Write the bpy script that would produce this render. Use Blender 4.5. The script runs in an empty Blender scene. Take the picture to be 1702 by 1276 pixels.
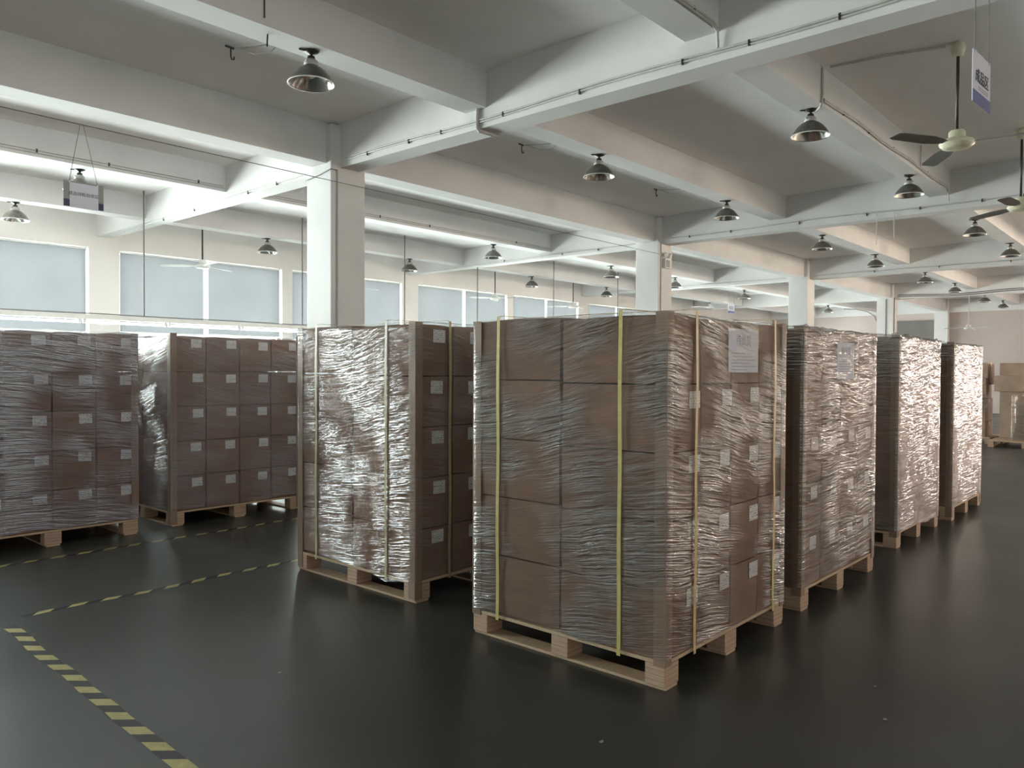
import bpy, bmesh, math, random
from mathutils import Vector, Matrix, noise
random.seed(7)
C = bpy.context.scene.collection
S = bpy.context.scene
PI = math.pi

# ------------------------------------------------------------------ camera
F_PX, YAW, PITCH, ROLL = 1298.73, math.radians(41.61), math.radians(-0.9862), math.radians(-0.2508)
fw = Vector((math.cos(YAW)*math.cos(PITCH), math.sin(YAW)*math.cos(PITCH), math.sin(PITCH)))
r0 = Vector((math.sin(YAW), -math.cos(YAW), 0)); u0 = r0.cross(fw)
rt = r0*math.cos(ROLL) - u0*math.sin(ROLL); up = r0*math.sin(ROLL) + u0*math.cos(ROLL)
cd = bpy.data.cameras.new('camera'); cam = bpy.data.objects.new('camera', cd); C.objects.link(cam)
cd.sensor_fit = 'HORIZONTAL'; cd.sensor_width = 36; cd.lens = 36*F_PX/1702
cd.clip_start = .05; cd.clip_end = 200
M = Matrix(((rt.x, up.x, -fw.x, 0), (rt.y, up.y, -fw.y, 0), (rt.z, up.z, -fw.z, 1.55), (0, 0, 0, 1)))
cam.matrix_world = M
S.camera = cam

# ------------------------------------------------------------------ colour management, world, daylight
S.view_settings.view_transform = 'Standard'; S.view_settings.look = 'None'
S.view_settings.gamma = 1; S.view_settings.use_curve_mapping = False
S.view_settings.exposure = 1.35
S.cycles.use_denoising = True
S.cycles.max_bounces = 10; S.cycles.diffuse_bounces = 6; S.cycles.glossy_bounces = 5
S.cycles.transparent_max_bounces = 16
S.cycles.caustics_reflective = True; S.cycles.blur_glossy = .6; S.cycles.caustics_refractive = False
w = bpy.data.worlds.new('sky'); S.world = w; w.use_nodes = True
w.node_tree.nodes['Background'].inputs[0].default_value = (.85, .93, 1, 1)
w.node_tree.nodes['Background'].inputs[1].default_value = .6

# room grid
G1, DX = 5.4987, 7.1942            # first girder, bay length
YC, YB, SP, SP2 = 7.5692, 7.6574, 2.4262, 2.5566
WB, WG, CW = .28, .265, .487
XW0, XE, YN, YW = -8.5, 34.4, -9.2, 14.77
WALL_T = .24
ZTOP = 3.70                        # window heads
SILL = 1.0
slope = lambda y: -.0156*(y-YC)
ZS = lambda y: 4.4103+slope(y)
ZBm = lambda y: 4.0524+slope(y)

def daylight(name, loc, sx, sy, rot, power_rad, col):
    l = bpy.data.lights.new(name, 'AREA'); l.shape = 'RECTANGLE'; l.size = sx; l.size_y = sy
    l.energy = power_rad*sx*sy*PI; l.color = col       # radiance * area * pi
    o = bpy.data.objects.new(name, l); C.objects.link(o); o.location = loc; o.rotation_euler = rot
    return o
# outside the long window wall (faces -Y)
WIN_RAD, WIN_COL = 20.0, (.92, 1, .975)
for k in range(-2, 4):
    for a, b in ((.26, 3.60), (3.85, 7.09)):
        if k == -2 and a < 1: continue
        x0, x1 = G1+WG/2+k*DX+a, G1+WG/2+k*DX+b
        if x1 > XE: continue
        daylight('daylight', ((x0+x1)/2, YW+WALL_T+.12, (SILL+ZTOP)/2), x1-x0, ZTOP-SILL, (-PI/2, 0, 0), WIN_RAD, WIN_COL)
# outside the opposite wall (faces +Y), warm sun-lit yard
SOUTH = [(-5.0, -4.0), (2.2, 2.9), (9.2, 9.9), (15.4, 15.8), (18.2, 18.8), (19.2, 19.9), (20.6, 21.3), (23.5, 23.9), (26.7, 27.0), (29.0, 29.2), (30.6, 31.0), (33.0, 33.4)]
SZ0, SZ1 = 1.9, 3.2
S_RAD, S_COL = 11.0, (1, .83, .72)
for a, b in SOUTH:
    daylight('daylight', ((a+b)/2, YN-WALL_T-.12, (SZ0+SZ1)/2), b-a, SZ1-SZ0, (PI/2, 0, 0), S_RAD*(4.5 if a > 25 else 7.5 if a > 15 else .7), S_COL if a < 15 else (1, .84, .66) if a < 25 else (1, .74, .63))
# high strip window in the end wall (faces -X)
D0, D1, DZ0, DZ = -5.6, -1.9, 1.7, 3.1
daylight('daylight', (XE+WALL_T+.12, (D0+D1)/2, (DZ+DZ0)/2), DZ-DZ0, D1-D0, (0, PI/2, 0), S_RAD*1.3, S_COL)

# ------------------------------------------------------------------ materials
def mat(name):
    m = bpy.data.materials.new(name); m.use_nodes = True
    nt = m.node_tree; b = nt.nodes['Principled BSDF']
    return m, nt, b
def N(nt, t, **k):
    n = nt.nodes.new(t)
    for a, v in k.items(): setattr(n, a, v)
    return n
def ramp(nt, fac, stops):
    r = N(nt, 'ShaderNodeValToRGB'); e = r.color_ramp.elements
    e[0].position, e[0].color = stops[0][0], (*stops[0][1], 1)
    e[1].position, e[1].color = stops[-1][0], (*stops[-1][1], 1)
    for p, c in stops[1:-1]:
        x = e.new(p); x.color = (*c, 1)
    nt.links.new(fac, r.inputs[0]); return r.outputs[0]
def noise_tex(nt, scale, detail=4, vec=None, rough=.5):
    n = N(nt, 'ShaderNodeTexNoise'); n.inputs['Scale'].default_value = scale
    n.inputs['Detail'].default_value = detail; n.inputs['Roughness'].default_value = rough
    if vec is not None: nt.links.new(vec, n.inputs['Vector'])
    return n.outputs['Fac']
def objco(nt, sc=(1, 1, 1), rot=(0, 0, 0), rand=False):
    tc = N(nt, 'ShaderNodeTexCoord'); mp = N(nt, 'ShaderNodeMapping')
    mp.inputs['Scale'].default_value = sc; mp.inputs['Rotation'].default_value = rot
    nt.links.new(tc.outputs['Object'], mp.inputs['Vector'])
    if rand:
        oi = N(nt, 'ShaderNodeObjectInfo'); mu = N(nt, 'ShaderNodeMath', operation='MULTIPLY')
        mu.inputs[1].default_value = 37; nt.links.new(oi.outputs['Random'], mu.inputs[0])
        nt.links.new(mu.outputs[0], mp.inputs['Location'])
    return mp.outputs[0]
def bump(nt, b, h, s, d=.01):
    bn = N(nt, 'ShaderNodeBump'); bn.inputs['Strength'].default_value = s; bn.inputs['Distance'].default_value = d
    nt.links.new(h, bn.inputs['Height']); nt.links.new(bn.outputs[0], b.inputs['Normal']); return bn
def simple(name, col, rough=.6, metal=0, var=.06, sc=8, bs=0, sx=(1, 1, 1), rand=True, spec=.5):
    m, nt, b = mat(name)
    f = noise_tex(nt, sc, 5, objco(nt, sx, rand=rand))
    lo = tuple(max(0, c*(1-var*2)) for c in col); hi = tuple(min(1, c*(1+var*2)) for c in col)
    nt.links.new(ramp(nt, f, [(.3, lo), (.7, hi)]), b.inputs['Base Color'])
    b.inputs['Roughness'].default_value = rough; b.inputs['Metallic'].default_value = metal
    b.inputs['Specular IOR Level'].default_value = spec
    if bs: bump(nt, b, f, bs)
    return m
MT = {}
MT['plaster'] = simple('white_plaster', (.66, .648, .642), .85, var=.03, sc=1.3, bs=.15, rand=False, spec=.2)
MT['slab'] = simple('white_slab_lifted', (.86, .845, .835), .85, var=.02, sc=1.3, bs=.15, rand=False, spec=.2)  # lifted above the darker beam plaster: upward light put into the colour
MT['wallpaint'] = simple('wall_paint', (.68, .655, .63), .8, var=.03, sc=.9, bs=.1, rand=False, spec=.2)
MT['whitemetal'] = simple('white_enamel', (.75, .75, .72), .4, var=.02)
MT['cream'] = simple('cream_enamel', (.62, .60, .44), .35, var=.03)
MT['warmwall'] = simple('warm_lit_wall_paint', (.52, .445, .42), .8, var=.03, sc=.9, bs=.1, rand=False, spec=.2)  # pinked and darkened so the colour stands in for dim warm light
MT['conduit'] = simple('grey_white_conduit', (.5, .485, .46), .5, var=.06)
MT['darkmetal'] = simple('dark_metal', (.05, .047, .043), .45, .5, var=.1)
MT['blade'] = simple('backlit_blade', (.16, .15, .14), .4, .2, var=.05)  # backlight on the right-hand fans put into a darker blade colour
MT['whiteblade'] = simple('white_blade', (.72, .74, .72), .4, var=.02)
MT['shade_out'] = simple('weathered_aluminium', (.17, .16, .145), .45, .75, var=.1, sc=20)
MT['neck'] = simple('grey_cast_neck', (.42, .41, .39), .6, .3, var=.05)
MT['bulb'] = simple('frosted_bulb', (.8, .8, .78), .3, var=.01)
MT['wire'] = simple('thin_wire', (.16, .15, .15), .6, var=.05)
MT['darkpanel'] = simple('taupe_panel', (.17, .155, .145), .6, var=.04, sc=3)
MT['post'] = simple('cardboard_edge_board', (.28, .185, .13), .55, var=.06, sc=10, sx=(1, 1, .2))
MT['paper'] = simple('white_paper', (.70, .70, .80), .7, var=.015)
MT['ink'] = simple('black_ink', (.03, .03, .04), .6, var=.05)
MT['fadedink'] = simple('faded_ink', (.38, .38, .46), .7, var=.05)
MT['bluecard'] = simple('blue_print', (.12, .14, .33), .5, var=.05)
MT['navy'] = simple('navy_print', (.04, .045, .10), .5, var=.05)
MT['signgrey'] = simple('grey_acrylic', (.30, .29, .30), .4, var=.04)
MT['carton_lit'] = simple('pale_lit_kraft', (.40, .29, .22), .75, var=.08, sc=3)  # kraft raised to stand in for light falling on the far piles
MT['strap_y'] = simple('yellow_strap', (.60, .52, .20), .35, var=.06, sc=30)
MT['strap_c'] = simple('cream_strap', (.72, .53, .26), .35, var=.06, sc=30)
MT['strap_g'] = simple('olive_strap', (.42, .37, .20), .35, var=.06, sc=30)

def reflector_mat():
    m, nt, b = mat('polished_reflector')
    b.inputs['Base Color'].default_value = (.82, .8, .77, 1); b.inputs['Metallic'].default_value = 1
    f = noise_tex(nt, 30, 3, objco(nt))
    nt.links.new(ramp(nt, f, [(.2, (.12,)*3), (.8, (.25,)*3)]), b.inputs['Roughness'])
    return m
MT['reflector'] = reflector_mat()

def floor_mat():
    m, nt, b = mat('dark_green_epoxy')
    co = objco(nt, rand=False)
    big = noise_tex(nt, .55, 6, co, .6); sm = noise_tex(nt, 14, 6, objco(nt, (1, .35, 1), (0, 0, .5)), .7)
    c = ramp(nt, big, [(.3, (.027, .0295, .0275)), (.7, (.043, .046, .043))])
    sc = ramp(nt, sm, [(.70, (0, 0, 0)), (.82, (1, 1, 1))])
    mx = N(nt, 'ShaderNodeMix', data_type='RGBA'); mx.inputs[7].default_value = (.075, .075, .07, 1)
    mm = N(nt, 'ShaderNodeMath', operation='MULTIPLY'); mm.inputs[1].default_value = .15
    nt.links.new(sc, mm.inputs[0]); nt.links.new(mm.outputs[0], mx.inputs[0]); nt.links.new(c, mx.inputs[6])
    nt.links.new(mx.outputs[2], b.inputs['Base Color'])
    nt.links.new(ramp(nt, noise_tex(nt, .8, 3, co, .5), [(.3, (.30,)*3), (.75, (.40,)*3)]), b.inputs['Roughness'])
    b.inputs['Specular IOR Level'].default_value = .75
    bump(nt, b, noise_tex(nt, 3.5, 3, co), .06, .02)
    return m
MT['floor'] = floor_mat()

MT['concrete'] = simple('pale_bounce_floor', (.66, .63, .59), .7, var=.05, sc=2, rand=False)  # for the added floor strip that bounces light upward

def carton_mat():
    m, nt, b = mat('kraft_cardboard')
    f = noise_tex(nt, 4, 6, objco(nt, (1, 1, 4), rand=True))
    c = ramp(nt, f, [(.25, (.215, .126, .089)), (.75, (.270, .162, .116))])
    oi = N(nt, 'ShaderNodeObjectInfo'); hs = N(nt, 'ShaderNodeHueSaturation')
    mr = N(nt, 'ShaderNodeMapRange'); mr.inputs[3].default_value = .88; mr.inputs[4].default_value = 1.08
    nt.links.new(oi.outputs['Random'], mr.inputs[0]); nt.links.new(mr.outputs[0], hs.inputs['Value'])
    nt.links.new(c, hs.inputs['Color']); nt.links.new(hs.outputs[0], b.inputs['Base Color'])
    b.inputs['Roughness'].default_value = .75
    b.inputs['Specular IOR Level'].default_value = .3
    bump(nt, b, noise_tex(nt, 60, 2, objco(nt, (.1, .1, 1))), .05, .005)
    return m
MT['carton'] = carton_mat()

def wood_mat(name, c0, c1, layered=False):
    m, nt, b = mat(name)
    f = noise_tex(nt, 3, 6, objco(nt, (1.5, 1.5, 40) if layered else (2, 18, 18), rand=True), .6)
    col = ramp(nt, f, [(.3, c0), (.7, c1)])
    if layered:
        tc = N(nt, 'ShaderNodeTexCoord'); sp = N(nt, 'ShaderNodeSeparateXYZ'); nt.links.new(tc.outputs['Object'], sp.inputs[0])
        wv = N(nt, 'ShaderNodeMath', operation='MULTIPLY'); wv.inputs[1].default_value = 38; nt.links.new(sp.outputs[2], wv.inputs[0])
        fr = N(nt, 'ShaderNodeMath', operation='FRACT'); nt.links.new(wv.outputs[0], fr.inputs[0])
        k = ramp(nt, fr.outputs[0], [(.0, (.35,)*3), (.12, (1,)*3)])
        mx = N(nt, 'ShaderNodeMix', data_type='RGBA', blend_type='MULTIPLY'); mx.inputs[0].default_value = 1
        nt.links.new(col, mx.inputs[6]); nt.links.new(k, mx.inputs[7]); col = mx.outputs[2]
    nt.links.new(col, b.inputs['Base Color']); b.inputs['Roughness'].default_value = .7
    return m
MT['ply'] = wood_mat('plywood_deck', (.50, .36, .24), (.62, .46, .32))
MT['block'] = wood_mat('laminated_wood_block', (.42, .27, .19), (.62, .44, .32), True)

def blind_mat():
    m, nt, b = mat('translucent_blind_fabric')
    out = nt.nodes['Material Output']
    d = N(nt, 'ShaderNodeBsdfDiffuse'); t = N(nt, 'ShaderNodeBsdfTranslucent'); mx = N(nt, 'ShaderNodeAddShader')
    f = noise_tex(nt, 1.2, 3, objco(nt, rand=True))
    nt.links.new(ramp(nt, f, [(.3, (.150, .160, .178)), (.7, (.170, .180, .196))]), d.inputs[0])
    nt.links.new(ramp(nt, f, [(.3, (.0170, .0172, .0180)), (.7, (.0190, .0192, .0200))]), t.inputs[0])
    nt.links.new(d.outputs[0], mx.inputs[0]); nt.links.new(t.outputs[0], mx.inputs[1]); nt.links.new(mx.outputs[0], out.inputs[0])
    return m
MT['blind'] = blind_mat()

def glass_mat():
    m, nt, b = mat('clear_window_glass'); out = nt.nodes['Material Output']
    t = N(nt, 'ShaderNodeBsdfTransparent'); t.inputs[0].default_value = (.95, .97, .96, 1)
    g = N(nt, 'ShaderNodeBsdfGlossy'); g.inputs['Roughness'].default_value = .02
    fr = N(nt, 'ShaderNodeFresnel'); fr.inputs[0].default_value = 1.45
    f = noise_tex(nt, 2, 1, objco(nt)); mr = N(nt, 'ShaderNodeMapRange'); mr.inputs[3].default_value = .9; mr.inputs[4].default_value = 1
    nt.links.new(f, mr.inputs[0]); mm = N(nt, 'ShaderNodeMath', operation='MULTIPLY')
    nt.links.new(fr.outputs[0], mm.inputs[0]); nt.links.new(mr.outputs[0], mm.inputs[1])
    x = N(nt, 'ShaderNodeMixShader'); nt.links.new(mm.outputs[0], x.inputs[0]); nt.links.new(t.outputs[0], x.inputs[1]); nt.links.new(g.outputs[0], x.inputs[2])
    nt.links.new(x.outputs[0], out.inputs[0]); return m
MT['glass'] = glass_mat()

def film_mat(name, refl=1.15, haze=.035, stretch=38.0, bs=1.0, dist=.0035, tint=(.75, .73, .74), pmin=.12):
    m, nt, b = mat(name); out = nt.nodes['Material Output']; L = nt.links
    tc = N(nt, 'ShaderNodeTexCoord'); sp = N(nt, 'ShaderNodeSeparateXYZ'); L.new(tc.outputs['Object'], sp.inputs[0])
    oi = N(nt, 'ShaderNodeObjectInfo')
    def math_(op, a, b_=None):
        n = N(nt, 'ShaderNodeMath', operation=op)
        for i, v in enumerate((a, b_)):
            if v is None: continue
            if isinstance(v, (int, float)): n.inputs[i].default_value = v
            else: L.new(v, n.inputs[i])
        return n.outputs[0]
    rnd = math_('MULTIPLY', oi.outputs['Random'], 23.0)
    u = math_('ADD', math_('ADD', sp.outputs[0], sp.outputs[1]), rnd)
    # broad sway so that the pulled streaks fan and cross
    cb = N(nt, 'ShaderNodeCombineXYZ'); L.new(u, cb.inputs[0]); L.new(sp.outputs[2], cb.inputs[1])
    sway = noise_tex(nt, 1.6, 2, cb.outputs[0])
    z2 = math_('ADD', sp.outputs[2], math_('MULTIPLY', math_('SUBTRACT', sway, .5), .10))
    z3 = math_('ADD', z2, math_('MULTIPLY', math_('SUBTRACT', oi.outputs['Random'], .5), math_('MULTIPLY', u, .38)))
    def streak(sx, sz, det, off=0, tilt=0):
        c = N(nt, 'ShaderNodeCombineXYZ')
        L.new(math_('MULTIPLY', u, sx), c.inputs[0])
        zz = math_('ADD', z3, math_('MULTIPLY', u, tilt)) if tilt else z3
        L.new(math_('MULTIPLY', zz, sz), c.inputs[1]); c.inputs[2].default_value = off
        return noise_tex(nt, 1, det, c.outputs[0], .6)
    a1 = streak(.95, stretch, 2); a2 = streak(1.3, stretch*.8, 2, 7.3, .16); a3 = streak(5, 60, 3, 3.1); a4 = streak(1.6, stretch*2.6, 2, 5.7)
    # pulled film makes ridges: fold the noise so creases are sharp and thin
    def ridge(a): return math_('POWER', math_('SUBTRACT', 1.0, math_('MULTIPLY', math_('ABSOLUTE', math_('SUBTRACT', a, .5)), 4.0)), 2.0)
    r1, r2, r4 = ridge(a1), ridge(a2), ridge(a4)
    def line(a, k): return math_('MAXIMUM', math_('SUBTRACT', 1.0, math_('MULTIPLY', math_('ABSOLUTE', math_('SUBTRACT', a, .5)), k)), 0.0)
    crease = math_('MAXIMUM', math_('MAXIMUM', line(a1, 11.0), line(a2, 13.0)), math_('MULTIPLY', line(a4, 9.0), .75))
    h = math_('ADD', math_('ADD', math_('ADD', r1, math_('MULTIPLY', r2, .6)), math_('MULTIPLY', a3, .35)), math_('MULTIPLY', r4, .35))
    patch = noise_tex(nt, 2.1, 2, cb.outputs[0])
    pr_ = N(nt, 'ShaderNodeMapRange'); pr_.inputs[1].default_value = .38; pr_.inputs[2].default_value = .62
    pr_.inputs[3].default_value = .30; pr_.inputs[4].default_value = 1.0; L.new(patch, pr_.inputs[0])
    bn = N(nt, 'ShaderNodeBump'); bn.inputs['Distance'].default_value = dist
    L.new(math_('MULTIPLY', pr_.outputs[0], bs), bn.inputs['Strength']); L.new(h, bn.inputs['Height'])
    g = N(nt, 'ShaderNodeBsdfGlossy'); g.inputs['Roughness'].default_value = .08; L.new(bn.outputs[0], g.inputs['Normal'])
    g.inputs[0].default_value = (1, 1, 1, 1)
    t = N(nt, 'ShaderNodeBsdfTransparent'); t.inputs[0].default_value = (.93, .93, .92, 1)
    d = N(nt, 'ShaderNodeBsdfDiffuse'); d.inputs[0].default_value = (*tint, 1); L.new(bn.outputs[0], d.inputs['Normal'])
    fr = N(nt, 'ShaderNodeFresnel'); fr.inputs[0].default_value = 1.5; L.new(bn.outputs[0], fr.inputs['Normal'])
    pm = N(nt, 'ShaderNodeMapRange'); pm.inputs[1].default_value = .42; pm.inputs[2].default_value = .58; pm.inputs[3].default_value = pmin; pm.inputs[4].default_value = 1.0; L.new(patch, pm.inputs[0])
    cr = math_('MULTIPLY', crease, pm.outputs[0])
    fac = math_('MINIMUM', math_('ADD', math_('MULTIPLY', math_('MULTIPLY', fr.outputs[0], .5*refl), pm.outputs[0]), math_('MULTIPLY', cr, .32*refl)), .8)
    hz = N(nt, 'ShaderNodeMapRange'); hz.inputs[3].default_value = haze*.25; hz.inputs[4].default_value = haze*3.0; L.new(cr, hz.inputs[0])
    m1 = N(nt, 'ShaderNodeMixShader'); L.new(hz.outputs[0], m1.inputs[0]); L.new(t.outputs[0], m1.inputs[1]); L.new(d.outputs[0], m1.inputs[2])
    m2 = N(nt, 'ShaderNodeMixShader'); L.new(fac, m2.inputs[0]); L.new(m1.outputs[0], m2.inputs[1]); L.new(g.outputs[0], m2.inputs[2])
    L.new(m2.outputs[0], out.inputs[0])
    return m
MT['film'] = film_mat('stretch_film')
MT['film_mid'] = film_mat('crumpled_stretch_film', .40, .05, 34)
MT['film_heavy'] = film_mat('heavily_crinkled_film', 1.15, .05, 26, 1.0, .005, pmin=.5)
MT['film_soft'] = film_mat('cool_haze_stretch_film', .42, .075, 38, .8, .003, (.62, .62, .76), pmin=.45)  # bluish haze colour stands in for cool reflections on the film
MT['film_cool'] = film_mat('streaky_stretch_film', 1.4, .14, 30, 1.0, .0045, (.60, .60, .80))  # cool reflections put into the haze colour here too

def label_mat():
    m, nt, b = mat('printed_white_label')
    co = objco(nt, (1, 1, 1), rand=True)
    br = N(nt, 'ShaderNodeTexBrick'); L = nt.links
    mp = N(nt, 'ShaderNodeMapping'); mp.inputs['Rotation'].default_value = (PI/2, 0, 0); tc = N(nt, 'ShaderNodeTexCoord')
    L.new(tc.outputs['Object'], mp.inputs[0]); L.new(mp.outputs[0], br.inputs['Vector'])
    br.inputs['Scale'].default_value = 1; br.inputs['Brick Width'].default_value = .03; br.inputs['Row Height'].default_value = .014
    br.inputs['Mortar Size'].default_value = .0035
    br.inputs['Color1'].default_value = (.16, .15, .17, 1); br.inputs['Color2'].default_value = (.5, .48, .5, 1); br.inputs['Mortar'].default_value = (.78, .77, .78, 1)
    n = noise_tex(nt, 90, 3, co); k = ramp(nt, n, [(.42, (0, 0, 0)), (.55, (1, 1, 1))])
    mx = N(nt, 'ShaderNodeMix', data_type='RGBA'); mx.inputs[7].default_value = (.76, .75, .76, 1)
    L.new(k, mx.inputs[0]); L.new(br.outputs[0], mx.inputs[6]); L.new(mx.outputs[2], b.inputs['Base Color'])
    b.inputs['Roughness'].default_value = .6
    return m
MT['label'] = label_mat()

def tape_mat():
    m, nt, b = mat('black_yellow_hazard_tape'); L = nt.links
    tc = N(nt, 'ShaderNodeTexCoord'); sp = N(nt, 'ShaderNodeSeparateXYZ'); L.new(tc.outputs['UV'], sp.inputs[0])
    ad = N(nt, 'ShaderNodeMath', operation='ADD'); L.new(sp.outputs[0], ad.inputs[0]); L.new(sp.outputs[1], ad.inputs[1])
    fr = N(nt, 'ShaderNodeMath', operation='FRACT'); L.new(ad.outputs[0], fr.inputs[0])
    gt = N(nt, 'ShaderNodeMath', operation='GREATER_THAN'); gt.inputs[1].default_value = .5; L.new(fr.outputs[0], gt.inputs[0])
    wear = ramp(nt, noise_tex(nt, 20, 6, objco(nt), .7), [(.3, (.30, .26, .10)), (.7, (.48, .41, .17))])
    mx = N(nt, 'ShaderNodeMix', data_type='RGBA'); mx.inputs[6].default_value = (.014, .014, .016, 1)
    L.new(gt.outputs[0], mx.inputs[0]); L.new(wear, mx.inputs[7]); L.new(mx.outputs[2], b.inputs['Base Color'])
    b.inputs['Roughness'].default_value = .4
    return m
MT['tape'] = tape_mat()
m, nt, b = mat('fluorescent_tube'); b.inputs['Emission Color'].default_value = (.93, 1, .96, 1); b.inputs['Emission Strength'].default_value = 9
b.inputs['Base Color'].default_value = (.9, .9, .9, 1); MT['tube'] = m
nn = noise_tex(nt, 5, 1, objco(nt)); nt.links.new(ramp(nt, nn, [(0, (.88,)*3), (1, (.92,)*3)]), b.inputs['Base Color'])

# ------------------------------------------------------------------ mesh helpers
def box(bm, x0, x1, y0, y1, z0, z1, bev=0):
    r = bmesh.ops.create_cube(bm, size=1)
    bmesh.ops.scale(bm, vec=(x1-x0, y1-y0, z1-z0), verts=r['verts'])
    bmesh.ops.translate(bm, vec=((x0+x1)/2, (y0+y1)/2, (z0+z1)/2), verts=r['verts'])
    if bev:
        es = {e for v in r['verts'] for e in v.link_edges}
        bmesh.ops.bevel(bm, geom=list(es), offset=bev, segments=2, affect='EDGES', profile=.6)
    return r['verts']
def tube(bm, pts, r, n=8):
    pts = [Vector(p) for p in pts]; rings = []
    for i, p in enumerate(pts):
        d = (pts[min(i+1, len(pts)-1)]-pts[max(i-1, 0)]).normalized()
        a = d.orthogonal().normalized() if i == 0 else (prev - d*prev.dot(d)).normalized()
        prev = a; bb = d.cross(a)
        rings.append([bm.verts.new(p+(a*math.cos(2*PI*k/n)+bb*math.sin(2*PI*k/n))*r) for k in range(n)])
    for i in range(len(rings)-1):
        for k in range(n):
            bm.faces.new((rings[i][k], rings[i][(k+1) % n], rings[i+1][(k+1) % n], rings[i+1][k]))
    bm.faces.new(rings[0][::-1]); bm.faces.new(rings[-1])
def lathe(bm, prof, n=32, cap=True):
    rings = []
    for r, z in prof:
        rings.append([bm.verts.new((r*math.cos(2*PI*k/n), r*math.sin(2*PI*k/n), z)) for k in range(n)])
    for i in range(len(rings)-1):
        for k in range(n):
            bm.faces.new((rings[i][k], rings[i][(k+1) % n], rings[i+1][(k+1) % n], rings[i+1][k]))
    if cap:
        for q in (rings[0][::-1], rings[-1]):
            try: bm.faces.new(q)
            except Exception: pass
def obj(name, bm, m, parent=None, smooth=False, loc=None, mats=None):
    me = bpy.data.meshes.new(name); bmesh.ops.recalc_face_normals(bm, faces=bm.faces[:]); bm.to_mesh(me); bm.free()
    if mats:
        for q in mats: me.materials.append(q)
    elif m: me.materials.append(m)
    if smooth:
        for p in me.polygons: p.use_smooth = True
    o = bpy.data.objects.new(name, me); C.objects.link(o)
    if parent: o.parent = parent
    if loc: o.location = loc
    return o
def tag(o, label, cat, group=None, kind=None):
    if label: o['label'] = label
    if cat: o['category'] = cat
    if group: o['group'] = group
    if kind: o['kind'] = kind
    return o
def empty(name, label, cat, loc=(0, 0, 0), rz=0, group=None):
    o = bpy.data.objects.new(name, None); C.objects.link(o); o.location = loc; o.rotation_euler = (0, 0, rz)
    o.empty_display_size = .1
    return tag(o, label, cat, group)
def struct(name, bm, m, label=None):
    o = obj(name, bm, m); o['kind'] = 'structure'
    if label: o['label'] = label
    return o
def dup_tree(o, parent=None):
    c = o.copy(); C.objects.link(c)
    if parent: c.parent = parent
    for ch in list(o.children): dup_tree(ch, c)
    return c
NB = bmesh.new

# ------------------------------------------------------------------ the setting
bm = NB(); box(bm, XW0-.3, XE+.3, YN-.3, YW+.3, -.2, 0); struct('floor', bm, MT['floor'], 'glossy dark green-grey epoxy floor')
bm = NB(); box(bm, XW0, XE, YN, -1.4, 0, .004)  # added out of view to bounce window light to the ceiling
struct('trim_99', bm, MT['concrete'], 'added unseen pale floor strip bouncing light up to the ceiling')
bm = NB()   # gently pitched slab
v = [bm.verts.new(p) for p in ((XW0-.3, YN-.3, ZS(YN-.3)), (XE+.3, YN-.3, ZS(YN-.3)), (XE+.3, YW+.3, ZS(YW+.3)), (XW0-.3, YW+.3, ZS(YW+.3)),
     (XW0-.3, YN-.3, 5.0), (XE+.3, YN-.3, 5.0), (XE+.3, YW+.3, 5.0), (XW0-.3, YW+.3, 5.0))]
for q in ((0, 1, 2, 3), (7, 6, 5, 4), (0, 4, 5, 1), (1, 5, 6, 2), (2, 6, 7, 3), (3, 7, 4, 0)): bm.faces.new([v[i] for i in q])
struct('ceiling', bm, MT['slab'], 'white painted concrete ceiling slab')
# window wall: sill, head and piers in one mesh
WINS = []
for k in range(-2, 4):
    for a, b_ in ((.26, 3.60), (3.85, 7.09-.155)):
        if k == -2 and a < 1: continue
        x0, x1 = G1+WG/2+k*DX+a, G1+WG/2+k*DX+b_
        if x0 > XW0 and x1 < XE: WINS.append((x0, x1))
bm = NB()
box(bm, XW0-.3, XE+.3, YW, YW+WALL_T, 0, SILL); box(bm, XW0-.3, XE+.3, YW, YW+WALL_T, ZTOP, 4.6)
xs = [XW0-.3]+[q for wv in WINS for q in wv]+[XE+.3]
for i in range(0, len(xs), 2): box(bm, xs[i], xs[i+1], YW, YW+WALL_T, SILL, ZTOP)
struct('wall_left', bm, MT['wallpaint'], 'long white wall of wide windows')
bm = NB(); box(bm, XW0-.3, XE+.3, YN-WALL_T, YN, 0, SZ0); box(bm, XW0-.3, XE+.3, YN-WALL_T, YN, SZ1, 5)
xs = [XW0-.3]+[q for wv in SOUTH for q in wv]+[XE+.3]
for i in range(0, len(xs), 2): box(bm, xs[i], xs[i+1], YN-WALL_T, YN, SZ0, SZ1)
struct('wall_right', bm, MT['wallpaint'])
bm = NB(); box(bm, XE, XE+WALL_T, YN, D0, 0, 5); box(bm, XE, XE+WALL_T, D1, YW, 0, 5); box(bm, XE, XE+WALL_T, D0, D1, DZ, 5); box(bm, XE, XE+WALL_T, D0, D1, 0, DZ0)
struct('wall_back', bm, MT['warmwall'], 'plain end wall of the hall')
bm = NB(); box(bm, XW0-WALL_T, XW0, YN, YW, 0, 5); struct('wall_front', bm, MT['wallpaint'])
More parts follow.
